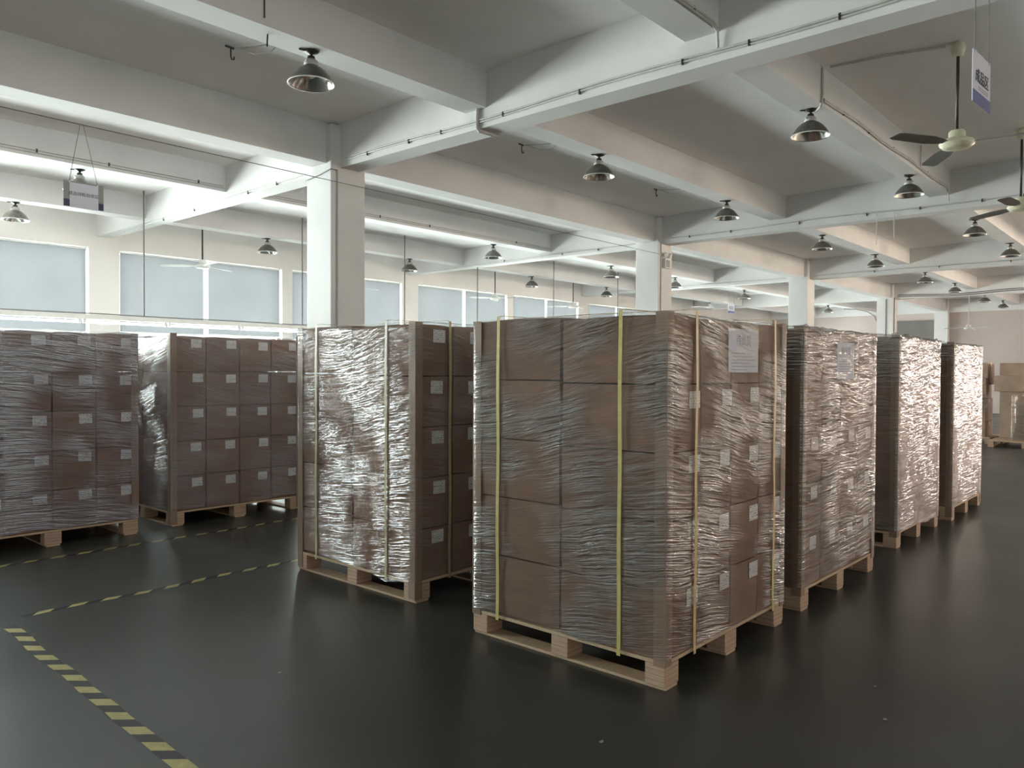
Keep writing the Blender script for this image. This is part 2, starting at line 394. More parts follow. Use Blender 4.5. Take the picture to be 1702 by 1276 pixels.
# windows with frame, glass and blinds
bl_i = 0
BL = []
for i, (x0, x1) in enumerate(WINS):
    bm = NB(); t = .045; y0, y1 = YW+.13, YW+.18
    box(bm, x0, x1, y0, y1, SILL, SILL+t); box(bm, x0, x1, y0, y1, ZTOP-t, ZTOP)
    box(bm, x0, x0+t, y0, y1, SILL, ZTOP); box(bm, x1-t, x1, y0, y1, SILL, ZTOP)
    xm = (x0+x1)/2
    o = tag(obj('window_%d' % (i+1), bm, MT['whitemetal']), None, None, None, 'structure')
    bm = NB(); box(bm, x0+t, x1-t, YW+.152, YW+.157, SILL+t, ZTOP-t); obj('window_pane', bm, MT['glass'], o)
    BL.append((x0+.035, xm-.055)); BL.append((xm+.055, x1-.035))
for i, (a, b_) in enumerate(SOUTH):
    bm = NB(); t = .06; y0, y1 = YN-.16, YN-.1
    for q in ((a, b_, SZ0, SZ0+t), (a, b_, SZ1-t, SZ1), (a, a+t, SZ0, SZ1), (b_-t, b_, SZ0, SZ1), ((a+b_)/2-.03, (a+b_)/2+.03, SZ0, SZ1)):
        box(bm, q[0], q[1], y0, y1, q[2], q[3])
    tag(obj('window_%d' % (len(WINS)+i+1), bm, MT['whitemetal']), None, None, None, 'structure')
BLIND_LBL = {
 (0, 3): 'grey-blue roller blind at the far left edge, left of the first white pier',
 (3, 2): 'distant roller blind mostly hidden behind the column with the emergency lamp',
 (3, 3): 'distant pale roller blind just right of the column with the emergency lamp',
 (4, 0): 'pale far roller blind above the left part of the nearest load\'s paper side',
 (4, 1): 'pale far roller blind behind the tiny distant hanging sign',
 (4, 2): 'pale far roller blind between the tiny sign and the last bright gap',
 (4, 3): 'last far roller blind beside the bright gap before the dark panel',
 (1, 0): 'grey-blue roller blind just right of the first white pier, behind the thin rod',
 (1, 1): 'grey-blue roller blind behind the ceiling fan and left of the big column',
 (1, 2): 'narrow strip of grey-blue roller blind touching the left side of the big column',
 (1, 3): 'grey roller blind just right of the big column, behind a white fan blade',
 (2, 0): 'grey roller blind above the second pallet load, right of the second pier',
 (2, 1): 'grey roller blind behind the fan between two bright gaps',
 (2, 2): 'small grey roller blind left of the reddish glowing gap',
 (2, 3): 'small grey roller blind right of the reddish glowing gap',
 (3, 0): 'far grey roller blind left of the column with the emergency lamp',
 (3, 1): 'far grey roller blind next to the column with the emergency lamp',
}
for i, (a, b_) in enumerate(BL):
    kk = math.floor(((a+b_)/2-G1-WG/2)/DX); idx = int((((a+b_)/2-G1-WG/2)-kk*DX)/(DX/4))
    if (kk+1, idx) not in BLIND_LBL: continue
    bm = NB()
    nx, nz = 12, 10; zb0, zb1 = 2.235+.02*math.sin(i*2.1), 3.675
    gr = [[bm.verts.new((a+(b_-a)*p/nx, YW+.065+.006*math.sin(p*.8+i), zb0+(zb1-zb0)*q/nz)) for q in range(nz+1)] for p in range(nx+1)]
    for p in range(nx):
        for q in range(nz): bm.faces.new((gr[p][q], gr[p+1][q], gr[p+1][q+1], gr[p][q+1]))
    rt_ = empty('roller_blind', BLIND_LBL[(kk+1, idx)], 'blind', ((a+b_)/2, YW+.065, zb0), 0, 'roller blinds in the window wall')
    f = obj('blind_fabric', bm, MT['blind'], rt_, True); f.location = -rt_.location
    bm = NB(); tube(bm, [(a, YW+.065, zb1), (b_, YW+.065, zb1)], .016); o = obj('blind_roller', bm, MT['whitemetal'], rt_); o.location = -rt_.location
    bm = NB(); box(bm, a, b_, YW+.057, YW+.073, zb0-.02, zb0); o = obj('bottom_bar', bm, MT['whitemetal'], rt_); o.location = -rt_.location
bm = NB(); box(bm, -3, 24, 12.95, 13.0, 0, 1.42); struct('trim_98', bm, MT['darkpanel'], 'added unseen low grey panel blocking window light below the tube lights')  # added out of view to block low window light and floor reflections
# girders (across) and beams (along)
TN = [0]
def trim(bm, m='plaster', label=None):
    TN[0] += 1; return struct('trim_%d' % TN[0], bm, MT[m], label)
GX = [G1+k*DX for k in range(-1, 5)]
for k, gx in enumerate(GX):
    if gx > XE: gx = XE-WG
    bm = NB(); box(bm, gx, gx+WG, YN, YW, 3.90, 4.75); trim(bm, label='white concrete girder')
BY = {}
for n in range(-7, 3):
    y = YB+(n*SP if n < 0 else n*SP2)
    BY[n] = y
    if y < YN: continue
    zb = 3.944 if n in (0, -3, -6) else ZBm(y+.14)
    for k in range(len(GX)):
        xa = XW0 if k == 0 else GX[k-1]+WG; xb = GX[k] if GX[k] < XE else XE-WG
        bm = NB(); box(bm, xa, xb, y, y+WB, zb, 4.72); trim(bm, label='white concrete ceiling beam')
for k in range(0, 5):
    xc = 5.368+k*DX
    bm = NB(); box(bm, xc, min(xc+CW, XE), YC, YC+CW, 0, 4.39, .012)
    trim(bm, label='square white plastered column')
# dark panels on the end wall
for i, (y0, y1) in enumerate(((8.12, 9.55), (13.25, 14.6))):
    bm = NB(); box(bm, XE-.06, XE, y0, y1, 0, 3.62, .004)
    struct('end_panel_%d' % (i+1), bm, MT['darkpanel'], 'tall taupe-grey panel on the end wall')

# ------------------------------------------------------------------ floor tape
def tape(name, pts, wd, label):
    bm = NB(); uv = bm.loops.layers.uv.new(); n = len(pts); vs = []; s = 0; per = .205
    for i, p in enumerate(pts):
        p = Vector((p[0], p[1], 0)); a = Vector((*pts[max(i-1, 0)], 0)); b_ = Vector((*pts[min(i+1, n-1)], 0))
        d = (b_-a).normalized(); nr = Vector((-d.y, d.x, 0))
        if i: s += (p-Vector((*pts[i-1], 0))).length
        vs.append((bm.verts.new(p+nr*wd/2+Vector((0, 0, .0015))), bm.verts.new(p-nr*wd/2+Vector((0, 0, .0015))), s))
    for i in range(n-1):
        f = bm.faces.new((vs[i][0], vs[i][1], vs[i+1][1], vs[i+1][0]))
        for l, (uu, vv) in zip(f.loops, ((vs[i][2], 0), (vs[i][2], wd), (vs[i+1][2], wd), (vs[i+1][2], 0))): l[uv].uv = (uu/per, vv/per)
    o = obj(name, bm, MT['tape']); tag(o, label, 'floor tape'); return o
def lerp_pts(a, b_, n, wob=.006, sd=0):
    return [(a[0]+(b_[0]-a[0])*i/n+wob*noise.noise(Vector((i*.35, sd, 0))), a[1]+(b_[1]-a[1])*i/n+wob*noise.noise(Vector((i*.35, sd, 5)))) for i in range(n+1)]
tape('floor_marking_tape', lerp_pts((1.485, 5.36), (1.35, .9), 30, .02, 1), .072, 'black and yellow hazard tape running toward the camera at lower left')
tape('floor_marking_tape', lerp_pts((-1.5, 7.02), (11.5, 7.08), 60, .03, 2), .055, 'black and yellow hazard tape on the floor just in front of the left pallet loads')
tape('floor_marking_tape', lerp_pts((1.60, 5.50), (11.3, 5.56), 50, .03, 3), .055, 'black and yellow hazard tape leading to the middle pallet load')

# ------------------------------------------------------------------ palletised loads
CX, CY, CZ = .352, .6425, .335
def carton_mesh(sx, sy, sz):
    bm = NB(); box(bm, -sx/2, sx/2, -sy/2, sy/2, 0, sz)
    bmesh.ops.subdivide_edges(bm, edges=bm.edges[:], cuts=3, use_grid_fill=True)
    for v in bm.verts:
        fx, fy, fz = v.co.x/(sx/2), v.co.y/(sy/2), v.co.z/sz*2-1
        if abs(fy) > .99: v.co.y += math.copysign(.003, fy)*(1-fx*fx)*(1-fz*fz)
        if abs(fx) > .99: v.co.x += math.copysign(.003, fx)*(1-fy*fy)*(1-fz*fz)
        for ax, f in ((0, fx), (1, fy)):
            pass
        if abs(fx) > .99 and abs(fy) > .99: v.co.x *= .985; v.co.y *= .992
        if abs(fz) > .99 and abs(fy) > .99: v.co.y *= .993
        if abs(fz) > .99 and abs(fx) > .99: v.co.x *= .988
    me = bpy.data.meshes.new('carton'); bm.to_mesh(me); bm.free(); me.materials.append(MT['carton'])
    for p in me.polygons: p.use_smooth = False
    return me
ME_CARTON = carton_mesh(CX-.006, CY-.006, CZ-.006)
ME_TOP = carton_mesh(CX-.006, CY-.006, CZ-.006)
for v in ME_TOP.vertices:   # bulging lids on the top layer
    if v.co.z > CZ-.02: v.co.z += .022*(1-(v.co.x/(CX/2))**2)*(1-.6*(v.co.y/(CY/2))**2)
bm = NB(); box(bm, -.055, .055, -.0008, .0008, -.043, .043)
ME_LABEL = bpy.data.meshes.new('carton_label'); bm.to_mesh(ME_LABEL); bm.free(); ME_LABEL.materials.append(MT['label'])
def mesh_of(fn, name, m):
    bm = NB(); fn(bm); bmesh.ops.recalc_face_normals(bm, faces=bm.faces[:]); me = bpy.data.meshes.new(name); bm.to_mesh(me); bm.free(); me.materials.append(m); return me
def link(name, me, parent, loc=(0, 0, 0)):
    o = bpy.data.objects.new(name, me); C.objects.link(o); o.parent = parent; o.location = loc; return o

def film_mesh(LX, LY, z0, z1, seed, ragged=.012, drape=()):
    bm = NB(); off = .012; rc = .03; per = []
    X0, X1, Y0, Y1 = -off, LX+off, -off, LY+off
    def side(a, b_, n): return [(a[0]+(b_[0]-a[0])*i/n, a[1]+(b_[1]-a[1])*i/n) for i in range(n)]
    cs = [((X0+rc, Y0), (X1-rc, Y0), (0, -1)), ((X1, Y0+rc), (X1, Y1-rc), (1, 0)), ((X1-rc, Y1), (X0+rc, Y1), (0, 1)), ((X0, Y1-rc), (X0, Y0+rc), (-1, 0))]
    cc = [(X1-rc, Y0+rc, -PI/2), (X1-rc, Y1-rc, 0), (X0+rc, Y1-rc, PI/2), (X0+rc, Y0+rc, PI)]
    for (a, b_, nm), (cx, cy, a0) in zip(cs, cc):
        n = 44
        for i in range(n): 
            t = i/n; per.append((a[0]+(b_[0]-a[0])*t, a[1]+(b_[1]-a[1])*t, nm[0], nm[1], math.sin(PI*t)))
        for j in range(5):
            an = a0+PI/2*j/5; per.append((cx+rc*math.cos(an), cy+rc*math.sin(an), math.cos(an), math.sin(an), 0))
    NZ = 56; rows = []
    for j in range(NZ+1):
        t = j/NZ; row = []
        for i, (x, y, nx, ny, mid) in enumerate(per):
            zl = z0+.02*noise.noise(Vector((x*3+seed, y*3, 0)))
            for (px, py, pr_, amt) in drape:
                dd = math.hypot(x-px, y-py); zl -= amt*max(0, 1-dd/pr_)
            zh = z1+.006+ragged*(noise.noise(Vector((x*9+seed, y*9, 3)))+.5*noise.noise(Vector((x*25+seed, y*25, 7))))
            z = zl+(zh-zl)*t
            wv = noise.noise(Vector(((x+y)*3.0+seed, z*26+(x+y)*3, seed)))*.0035+noise.noise(Vector(((x+y)*9+seed, z*60, 9)))*.0015
            o = -.004*mid+wv*(.35+.65*mid)
            if t > .97: o += .004
            row.append(bm.verts.new((x+nx*o, y+ny*o, z)))
        rows.append(row)
    for inset in (.03, .08, .13):        # film folded in over the top
        row = []
        for i, (x, y, nx, ny, mid) in enumerate(per):
            z = z1-.002+.13*inset+ragged*noise.noise(Vector((x*7+seed, y*7, inset*20)))
            ix = min(max(x, X0+inset), X1-inset); iy = min(max(y, Y0+inset), Y1-inset)
            row.append(bm.verts.new((ix, iy, z+.01)))
        rows.append(row)
    n = len(per)
    for j in range(len(rows)-1):
        for i in range(n): bm.faces.new((rows[j][i], rows[j][(i+1) % n], rows[j+1][(i+1) % n], rows[j+1][i]))
    return bm

def load(label, X, Y, LX, LY, zt, seed, straps_y=(), straps_x=(), sm='strap_y', smx=None, labels=True, label_layers=(0, 1, 2, 3, 4), label_dx=.10,
         post_z=.10, film='film', z0=.15, dz=0, rz=0, paper=None, drape=(), bottom_y=True, skip_label=lambda i, j, k: False, lift=0, ragged=.006, tops=.02):
    r = empty('palletised_load', label, 'pallet load', (X, Y, 0), rz, 'shrink-wrapped pallet loads of cartons')
    # pallet
    p = bpy.data.objects.new('wooden_pallet', None); C.objects.link(p); p.parent = r
    dk = mesh_of(lambda b_: box(b_, .0, LX, .0, LY, .124, .142, .002), 'deck_board', MT['ply']); link('deck_board', dk, p)
    bw, bd = .135, .11
    blk = mesh_of(lambda b_: box(b_, -bw/2, bw/2, -bd/2, bd/2, -.0545, .0545, .003), 'block', MT['block'])
    br = mesh_of(lambda b_: box(b_, -bw/2+.012, bw/2-.012, .0, LY, 0, .0145, .002), 'bottom_board', MT['ply'])
    for bx in (bw/2, LX/2, LX-bw/2):
        link('bottom_board', br, p, (bx, 0, 0))
        for by in (bd/2, LY/2, LY-bd/2): link('block', blk, p, (bx, by, .0692))
    # cartons
    nx, ny = 4, 2; sx, sy = LX/nx, LY/ny; H = (zt-.146)/5; fx, fy, fz = (sx)/CX, sy/CY, H/CZ
    rnd = random.Random(seed)
    for k in range(5):
        for i in range(nx):
            for j in range(ny):
                me = ME_TOP if k == 4 else ME_CARTON
                c = link('carton', me, r, ((i+.5)*sx, (j+.5)*sy, .146+k*H)); c.scale = (fx*.992, fy*.992, fz*.996)
                c.location.z += .012*j
                c.location.x += rnd.uniform(-.0025, .0025); c.location.y += rnd.uniform(-.001, .004)
                if labels and j == 0 and k in label_layers and not skip_label(i, j, k):
                    lb = link('carton_label', ME_LABEL, c, ((label_dx+rnd.uniform(-.012, .012))/c.scale.x, (-.5*CY-.0016)/1, (H-.075+rnd.uniform(-.008, .008))/c.scale.z))
                    lb.scale = (1/c.scale.x, 1/c.scale.y, 1/c.scale.z); lb.rotation_euler = (0, rnd.uniform(-.03, .03), 0)
    # corner boards
    t, wl = .005, .06
    for cx, cy, sxn, syn in ((0, 0, 1, 1), (LX, 0, -1, 1), (0, LY, 1, -1), (LX, LY, -1, -1)):
        bm = NB(); 
        prof = [(-t, -t), (wl, -t), (wl, 0), (0, 0), (0, wl), (-t, wl)]
        zz0, zz1 = post_z, zt+tops*(.4+.6*rnd.random())
        vs = [[bm.verts.new((a*sxn, b_*syn, z)) for a, b_ in prof] for z in (zz0, zz1)]
        for q in range(6): bm.faces.new((vs[0][q], vs[0][(q+1) % 6], vs[1][(q+1) % 6], vs[1][q]))
        bm.faces.new(vs[0]); bm.faces.new(vs[1])
        o = obj('corner_board', bm, MT['post'], r); o.location = (cx, cy, 0)
    # film
    o = obj('stretch_wrap', film_mesh(LX, LY, z0, zt, seed*3.7, ragged, drape), MT[film], r, True)
    # straps
    def strap(path_pt, m):
        bm = NB(); A, B_, axis, c = path_pt; w2 = .011; e = .004
        def P(u_, z_, s_): return (u_, c+s_*w2, z_) if axis == 'x' else (c+s_*w2, u_, z_)
        lo, hi = .120, zt+.03; n1 = 14
        ring = [(A-.016-e+.003*math.sin(q), lo+(hi-lo)*q/n1) for q in range(n1+1)]+[(A+.02, hi+.008), ((A+B_)/2, hi+.012), (B_-.02, hi+.008)]+[(B_+.016+e, hi-(hi-lo)*q/n1) for q in range(n1+1)]
        inn = []
        for (u_, z_) in ring:
            cu = (A+B_)/2; inn.append((u_+(.0015 if u_ < cu else -.0015), z_-(.0015 if z_ > hi-.02 else 0)))
        n_ = len(ring); V = [[bm.verts.new(P(q[0], q[1], s_)) for q in rr] for rr in (ring, inn) for s_ in (-1, 1)]
        for q in range(n_):
            q2 = (q+1) % n_
            bm.faces.new((V[0][q], V[0][q2], V[1][q2], V[1][q])); bm.faces.new((V[2][q], V[3][q], V[3][q2], V[2][q2]))
            bm.faces.new((V[0][q], V[2][q], V[2][q2], V[0][q2])); bm.faces.new((V[1][q], V[1][q2], V[3][q2], V[3][q]))
        obj('strap', bm, MT[m], r)
    for c in straps_y: strap((0, LX, 'x', c), sm)
    for c in straps_x: strap((0, LY, 'y', c), smx or sm)
    if paper:
        a, b_, c0, c1 = paper
        bm = NB(); box(bm, a, b_, -.0082, -.0070, c0, c1); pp = obj('paper_sheet', bm, MT['paper'], r); pp['label'] = 'white printed paper sheet under the film'
        hd = text_mesh('待出货', .064, MT['fadedink']); o = link('heading_text', hd, pp, ((a+b_)/2, -.0087, c1-.085)); o.rotation_euler = (PI/2, 0, 0)
        bm = NB()
        for q, (l, rr) in enumerate(((.10, .55), (.1, .8), (.12, .9), (.08, .7), (.12, .95), (.1, .6))):
            zq = c1-.135-q*.018
            box(bm, a+(b_-a)*l, a+(b_-a)*rr, -.0088, -.0083, zq-.0022, zq+.0022)
        obj('text_lines', bm, MT['fadedink'], pp)
    return r

def text_mesh(s, size, m=None):
    cu = bpy.data.curves.new('txt', 'FONT'); cu.body = s; cu.size = size; cu.align_x = 'CENTER'; cu.align_y = 'BOTTOM_BASELINE'; cu.extrude = .0004; cu.resolution_u = 3
    to = bpy.data.objects.new('txt', cu); C.objects.link(to); bpy.context.view_layer.update()
    dg = bpy.context.evaluated_depsgraph_get(); me = bpy.data.meshes.new_from_object(to.evaluated_get(dg))
    bpy.data.objects.remove(to); me.materials.clear(); me.materials.append(m or MT['ink']); return me

load('nearest carton pallet load with yellow straps and a white paper sheet', 3.297, 1.935, 1.41, 1.29, 1.825, 3,
     straps_y=(.254, 1.083), straps_x=(.263, 1.218), sm='strap_y', smx='strap_c', paper=(.63, 1.0, 1.545, 1.785), post_z=.115,
     skip_label=lambda i, j, k: k == 4, z0=.15)
load('carton pallet load just behind the nearest one, pale sheet under shiny film', 4.99, 1.935, 1.47, 1.29, 1.83, 5,
     post_z=.10, label_layers=(0, 1, 2), paper=(.60, .95, 1.50, 1.76), z0=.16, ragged=.03, label_dx=.02, film='film_heavy')
load('heavily crinkled wrapped pallet load, third in the right-hand row', 7.345, 2.01, 1.42, 1.29, 1.86, 8,
     labels=False, post_z=.10, z0=.15, ragged=.04, film='film_heavy', drape=((1.0, 0, .5, .05),))
load('farthest wrapped pallet load of the right-hand row, brightest glints', 9.12, 1.965, 1.38, 1.29, 1.85, 11,
     labels=True, label_layers=(2,), post_z=.04, z0=.15, ragged=.02, film='film_heavy')
load('wrapped pallet load in the middle with two olive straps and dark right side', 3.43, 3.90, 1.41, 1.36, 1.855, 14,
     straps_y=(.28, 1.10), straps_x=(.30, 1.15), sm='strap_g', smx='strap_g', film='film_mid', post_z=.025, z0=.15, drape=((0, .3, .25, .06),), label_dx=.03)
load('wrapped pallet load cut off by the left edge of the picture', 1.70, 7.50, 1.45, 1.29, 1.87, 17,
     post_z=.15, z0=.15, label_dx=.085, film='film_cool')
load('unstrapped pallet load with twenty labelled cartons between the left and middle loads', 3.50, 7.58, 1.47, 1.29, 1.875, 21,
     post_z=.02, z0=.16, film='film_soft', label_dx=.085, tops=.045)

load('wrapped pallet load hidden behind the left-edge load, glimpsed under its pallet', 1.66, 9.0, 1.45, 1.29, 1.83, 25, post_z=.10, labels=False, film='film_soft')
load('wrapped pallet load hidden behind the load with twenty labelled cartons, glimpsed under its pallet', 3.52, 9.06, 1.47, 1.29, 1.83, 28, post_z=.10, labels=False, film='film_soft')

# ------------------------------------------------------------------ pendant lamps
def make_lamp(loc, label):
    r = empty('pendant_lamp', label, 'lamp', loc, 0, 'factory pendant lamps under the beams')
    bm = NB(); lathe(bm, [(.004, 0), (.062, 0), (.058, -.008), (.02, -.022), (.012, -.03), (.012, -.045)], 24); tube(bm, [(0, 0, -.004), (-.10, .02, -.006)], .007)
    obj('mount_plate', bm, MT['darkmetal'], r, True)
    bm = NB(); lathe(bm, [(.012, -.04), (.028, -.042), (.032, -.06), (.034, -.072)], 20); obj('socket_cap', bm, MT['darkmetal'], r, True)
    bm = NB(); lathe(bm, [(.03, -.068), (.045, -.072), (.056, -.088), (.06, -.125)], 28); tube(bm, [(-.05, -.022, -.09), (-.062, -.027, -.09)], .007); obj('neck', bm, MT['neck'], r, True)
    pr_ = [(.058, -.12), (.085, -.135), (.118, -.163), (.146, -.198), (.166, -.230), (.177, -.252)]
    bm = NB(); n = 48; rings = []
    allp = pr_+[(.184, -.257), (.184, -.262), (.178, -.262)]+[(a-.003, b_-.002) for a, b_ in pr_[::-1]]
    for a, z in allp: rings.append([bm.verts.new((a*math.cos(2*PI*k/n), a*math.sin(2*PI*k/n), z)) for k in range(n)])
    for i in range(len(rings)-1):
        for k in range(n):
            f = bm.faces.new((rings[i][k], rings[i][(k+1) % n], rings[i+1][(k+1) % n], rings[i+1][k])); f.material_index = 0 if i < 5 else (2 if i < 8 else 1)
    obj('reflector_shade', bm, None, r, True, mats=[MT['shade_out'], MT['reflector'], MT['whitemetal']])
    bm = NB(); lathe(bm, [(.015, -.115), (.02, -.135), (.038, -.16), (.042, -.18), (.034, -.2), (.015, -.213), (.001, -.215)], 24); obj('bulb', bm, MT['bulb'], r, True)
    return r
lamp0 = None
LAMPS = [(-1, 3.62, 'large pendant lamp at upper left of centre, nearest of all the lamps'),
 (-1, 7.57, 'pendant lamp near the upper middle, just above and left of the nearest load\'s paper side'),
 (-1, 10.84, 'pendant lamp right of the upper middle, hanging before the second girder'),
 (-1, 14.71, 'mid-distance pendant lamp just beyond the second girder, above the second load of the right row'),
 (-1, 17.84, 'mid-distance pendant lamp under the two hanging rods on the right'),
 (-1, 21.83, 'distant pendant lamp above the third load of the right row'),
 (-1, 24.98, 'distant pendant lamp above the farthest load of the right row'),
 (-1, 28.98, 'faint far pendant lamp at right, left one of the last pair before the end wall'),
 (-1, 32.0, 'faint far pendant lamp at right, right one of the last pair before the end wall'),
 (-2, 7.72, 'large pendant lamp at upper right joined to a bent conduit'),
 (-2, 11.13, 'pendant lamp at upper right below the ceiling fan\'s left blade'),
 (-2, 15.04, 'pendant lamp at right under the fan at the picture edge'),
 (-2, 18.22, 'pendant lamp touching the right edge area, lower neighbour of the one under the fan'),
 (1, 3.70, 'pendant lamp partly hidden behind the hanging sign on the left'),
 (1, 11.2, 'pendant lamp just right of the big column, first one past it'),
 (1, 15.25, 'bright pendant lamp left of the column with the emergency lamp'),
 (1, 18.2, 'glowing white pendant lamp touching the right side of the column with the emergency lamp'),
 (1, 22.3, 'small dark pendant lamp in front of the pale far window wall'),
 (1, 29.3, 'tiny dim pendant lamp between the third and fourth columns'),
 (2, 3.73, 'pendant lamp at the far left edge beside the windows'),
 (2, 7.82, 'pale pendant lamp above the windows left of the big column'),
 (2, 11.27, 'pendant lamp before the windows right of the big column, crossed by a thin rod'),
 (2, 15.4, 'small pendant lamp above the windows between two hanging fans'),
 (2, 18.75, 'small bright pendant lamp low on the left of the column with the emergency lamp'),
 (2, 22.0, 'small pendant lamp low at the right side of the column with the emergency lamp')]
for n, x, lb in LAMPS:
    y = BY[n]+.14+(.22 if n > 0 else 0) - (.05 if n == -1 else 0)
    y = BY[n]+WB/2+(.1 if n > 0 else 0)
    z = ZBm(BY[n]+.14)
    if lamp0 is None: lamp0 = make_lamp((x, y, z), lb)
    else:
        o = dup_tree(lamp0); o.location = (x, y, z); o['label'] = lb
        o.rotation_euler.z = random.uniform(-.8, .8)

# ------------------------------------------------------------------ ceiling fans
def make_fan(loc, ztop, rz, label, dark):
    r = empty('ceiling_fan', label, 'fan', loc, rz, 'three-bladed ceiling fans')
    H = ztop-loc[2]; bmm = MT['blade'] if dark else MT['whiteblade']; hub = MT['cream'] if dark else MT['whitemetal']
    bm = NB(); tube(bm, [(0, 0, .10), (0, 0, H-.02)], .014); obj('downrod', bm, MT['warmwall' if 'faint' in label else 'darkmetal'], r, True)
    bm = NB(); lathe(bm, [(.02, H-.13), (.045, H-.12), (.06, H-.06), (.055, H-.02), (.035, H-.004)], 28); obj('canopy_cup', bm, hub, r, True)
    bm = NB(); lathe(bm, [(.012, .12), (.055, .115), (.068, .10), (.07, .05), (.09, .042), (.135, .02), (.145, .0), (.14, -.018), (.12, -.03), (.118, -.038), (.07, -.045), (.0, -.047)], 40, False); obj('motor_housing', bm, hub, r, True)
    for k in range(3):
        bm = NB(); n = 12; top = []; bot = []
        for i in range(n+1):
            t = i/n; x = .13+.60*t; wv = (.028+.045*min(1, t*3)) if t < .97 else .055
            if t < .18: wv = .022+.2*t
            tl = .22*(1-t*.5); z = .0-.01*t
            row = []
            for s_, zz in ((-1, .002), (1, .002), (1, -.002), (-1, -.002)):
                row.append(bm.verts.new((x, s_*wv*.95, z+zz+s_*wv*tl)))
            top.append(row)
        for i in range(n):
            for q in range(4): bm.faces.new((top[i][q], top[i][(q+1) % 4], top[i+1][(q+1) % 4], top[i+1][q]))
        bm.faces.new(top[0]); bm.faces.new(top[-1])
        o = obj('blade', bm, bmm, r); o.rotation_euler = (0, 0, k*2*PI/3)
    return r
make_fan((7.90, 1.70, 3.60), ZS(1.7), math.radians(32), 'dark-bladed ceiling fan with cream motor at upper right', True)
make_fan((11.2, 1.71, 3.56), ZS(1.71), math.radians(55), 'dark-bladed ceiling fan cut off by the right edge', True)
make_fan((6.97, 13.8, 3.44), ZS(13.8), math.radians(20), 'white ceiling fan before the windows left of the big column', False)
make_fan((10.33, 13.8, 3.34), ZS(13.8), math.radians(5), 'white ceiling fan half hidden behind the big column', False)
make_fan((14.86, 13.8, 3.42), ZS(13.8), math.radians(40), 'white ceiling fan before the windows above the middle pallet load', False)
make_fan((18.2, 13.8, 3.42), ZS(13.8), math.radians(15), 'small white ceiling fan above the left top of the nearest load', False)
make_fan((22.1, 13.8, 3.42), ZS(13.8), math.radians(60), 'distant white ceiling fan seen either side of the column with the emergency lamp', False)
make_fan((26.2, 13.6, 3.9), ZS(13.6), math.radians(25), 'distant white ceiling fan before the pale far window wall', False)
make_fan((28.6, 5.74, 2.98), ZS(5.74), math.radians(0), 'faint pinkish fan before the end wall at far right', False)

# ------------------------------------------------------------------ conduits
def conduit(name, pts, label, r=.009, clamps=(), m='conduit', pair=0):
    bm = NB(); tube(bm, pts, r, 8)
    if pair: tube(bm, [(p[0], p[1], p[2]-pair) for p in pts], r, 8)
    o = obj(name, bm, MT[m]); tag(o, label, 'conduit')
    for c in clamps:
        bm = NB(); box(bm, c[0]-.009, c[0]+.009, c[1]-.008, c[1]+.008, c[2]-.032, c[2]+.012, .002); q = obj('clamp', bm, MT['darkmetal'], o)
    return o
def seq(a, b_, n): return [a+(b_-a)*i/n for i in range(n+1)]
gx = G1
conduit('cable_conduit', [(gx-.012, y, 3.99+.012*math.sin(y*2.1)) for y in seq(7.45, -4, 40)], 'thin conduit clipped along the near face of the big girder', pair=.022,
        clamps=[(gx-.014, y, 3.98) for y in (7.05, 6.35, 5.85, 5.0, 4.1, 3.1, 2.55, 1.9, 1.2)])
conduit('cable_conduit', [(gx-.012, y, 3.93-.018*(y-9.0)) for y in seq(8.15, 13.6, 12)], 'thin conduit on the big girder left of the column', pair=.0,
        clamps=[(gx-.014, y, 3.93-.018*(y-9.0)) for y in (8.9, 9.6, 11.1, 12.1)])
gx = G1+DX
conduit('cable_conduit', [(gx-.012, y, 3.995+.014*math.sin(y*1.7)) for y in seq(7.45, -4, 40)], 'thin conduit along the near face of the second girder',
        clamps=[(gx-.014, y, 3.99) for y in (7.0, 6.2, 5.0, 3.95, 3.2, 2.4, 1.9)])
conduit('cable_conduit', [(gx-.012, y, 3.96-.012*(y-9.0)) for y in seq(8.15, 13.9, 12)], 'thin conduit on the second girder left of its column', clamps=[(gx-.014, y, 3.95) for y in (9.0, 9.9, 11.5)])
gx = G1+2*DX
conduit('cable_conduit', [(gx-.012, y, 3.985) for y in seq(7.45, -4, 20)], 'thin conduit along the third girder', clamps=[(gx-.014, y, 3.98) for y in (6.0, 4.6, 3.2)])
conduit('cable_conduit', [(gx-.012, y, 3.97) for y in seq(8.15, 13.9, 12)], 'thin conduit on the third girder left of its column')
gx = G1+3*DX
conduit('power_cable', [(gx-.014, y, 4.0+.03*math.sin(y*1.9)) for y in seq(7.45, -4, 60)], 'sagging dark cable along the fourth girder', r=.012, m='wire', pair=.05)
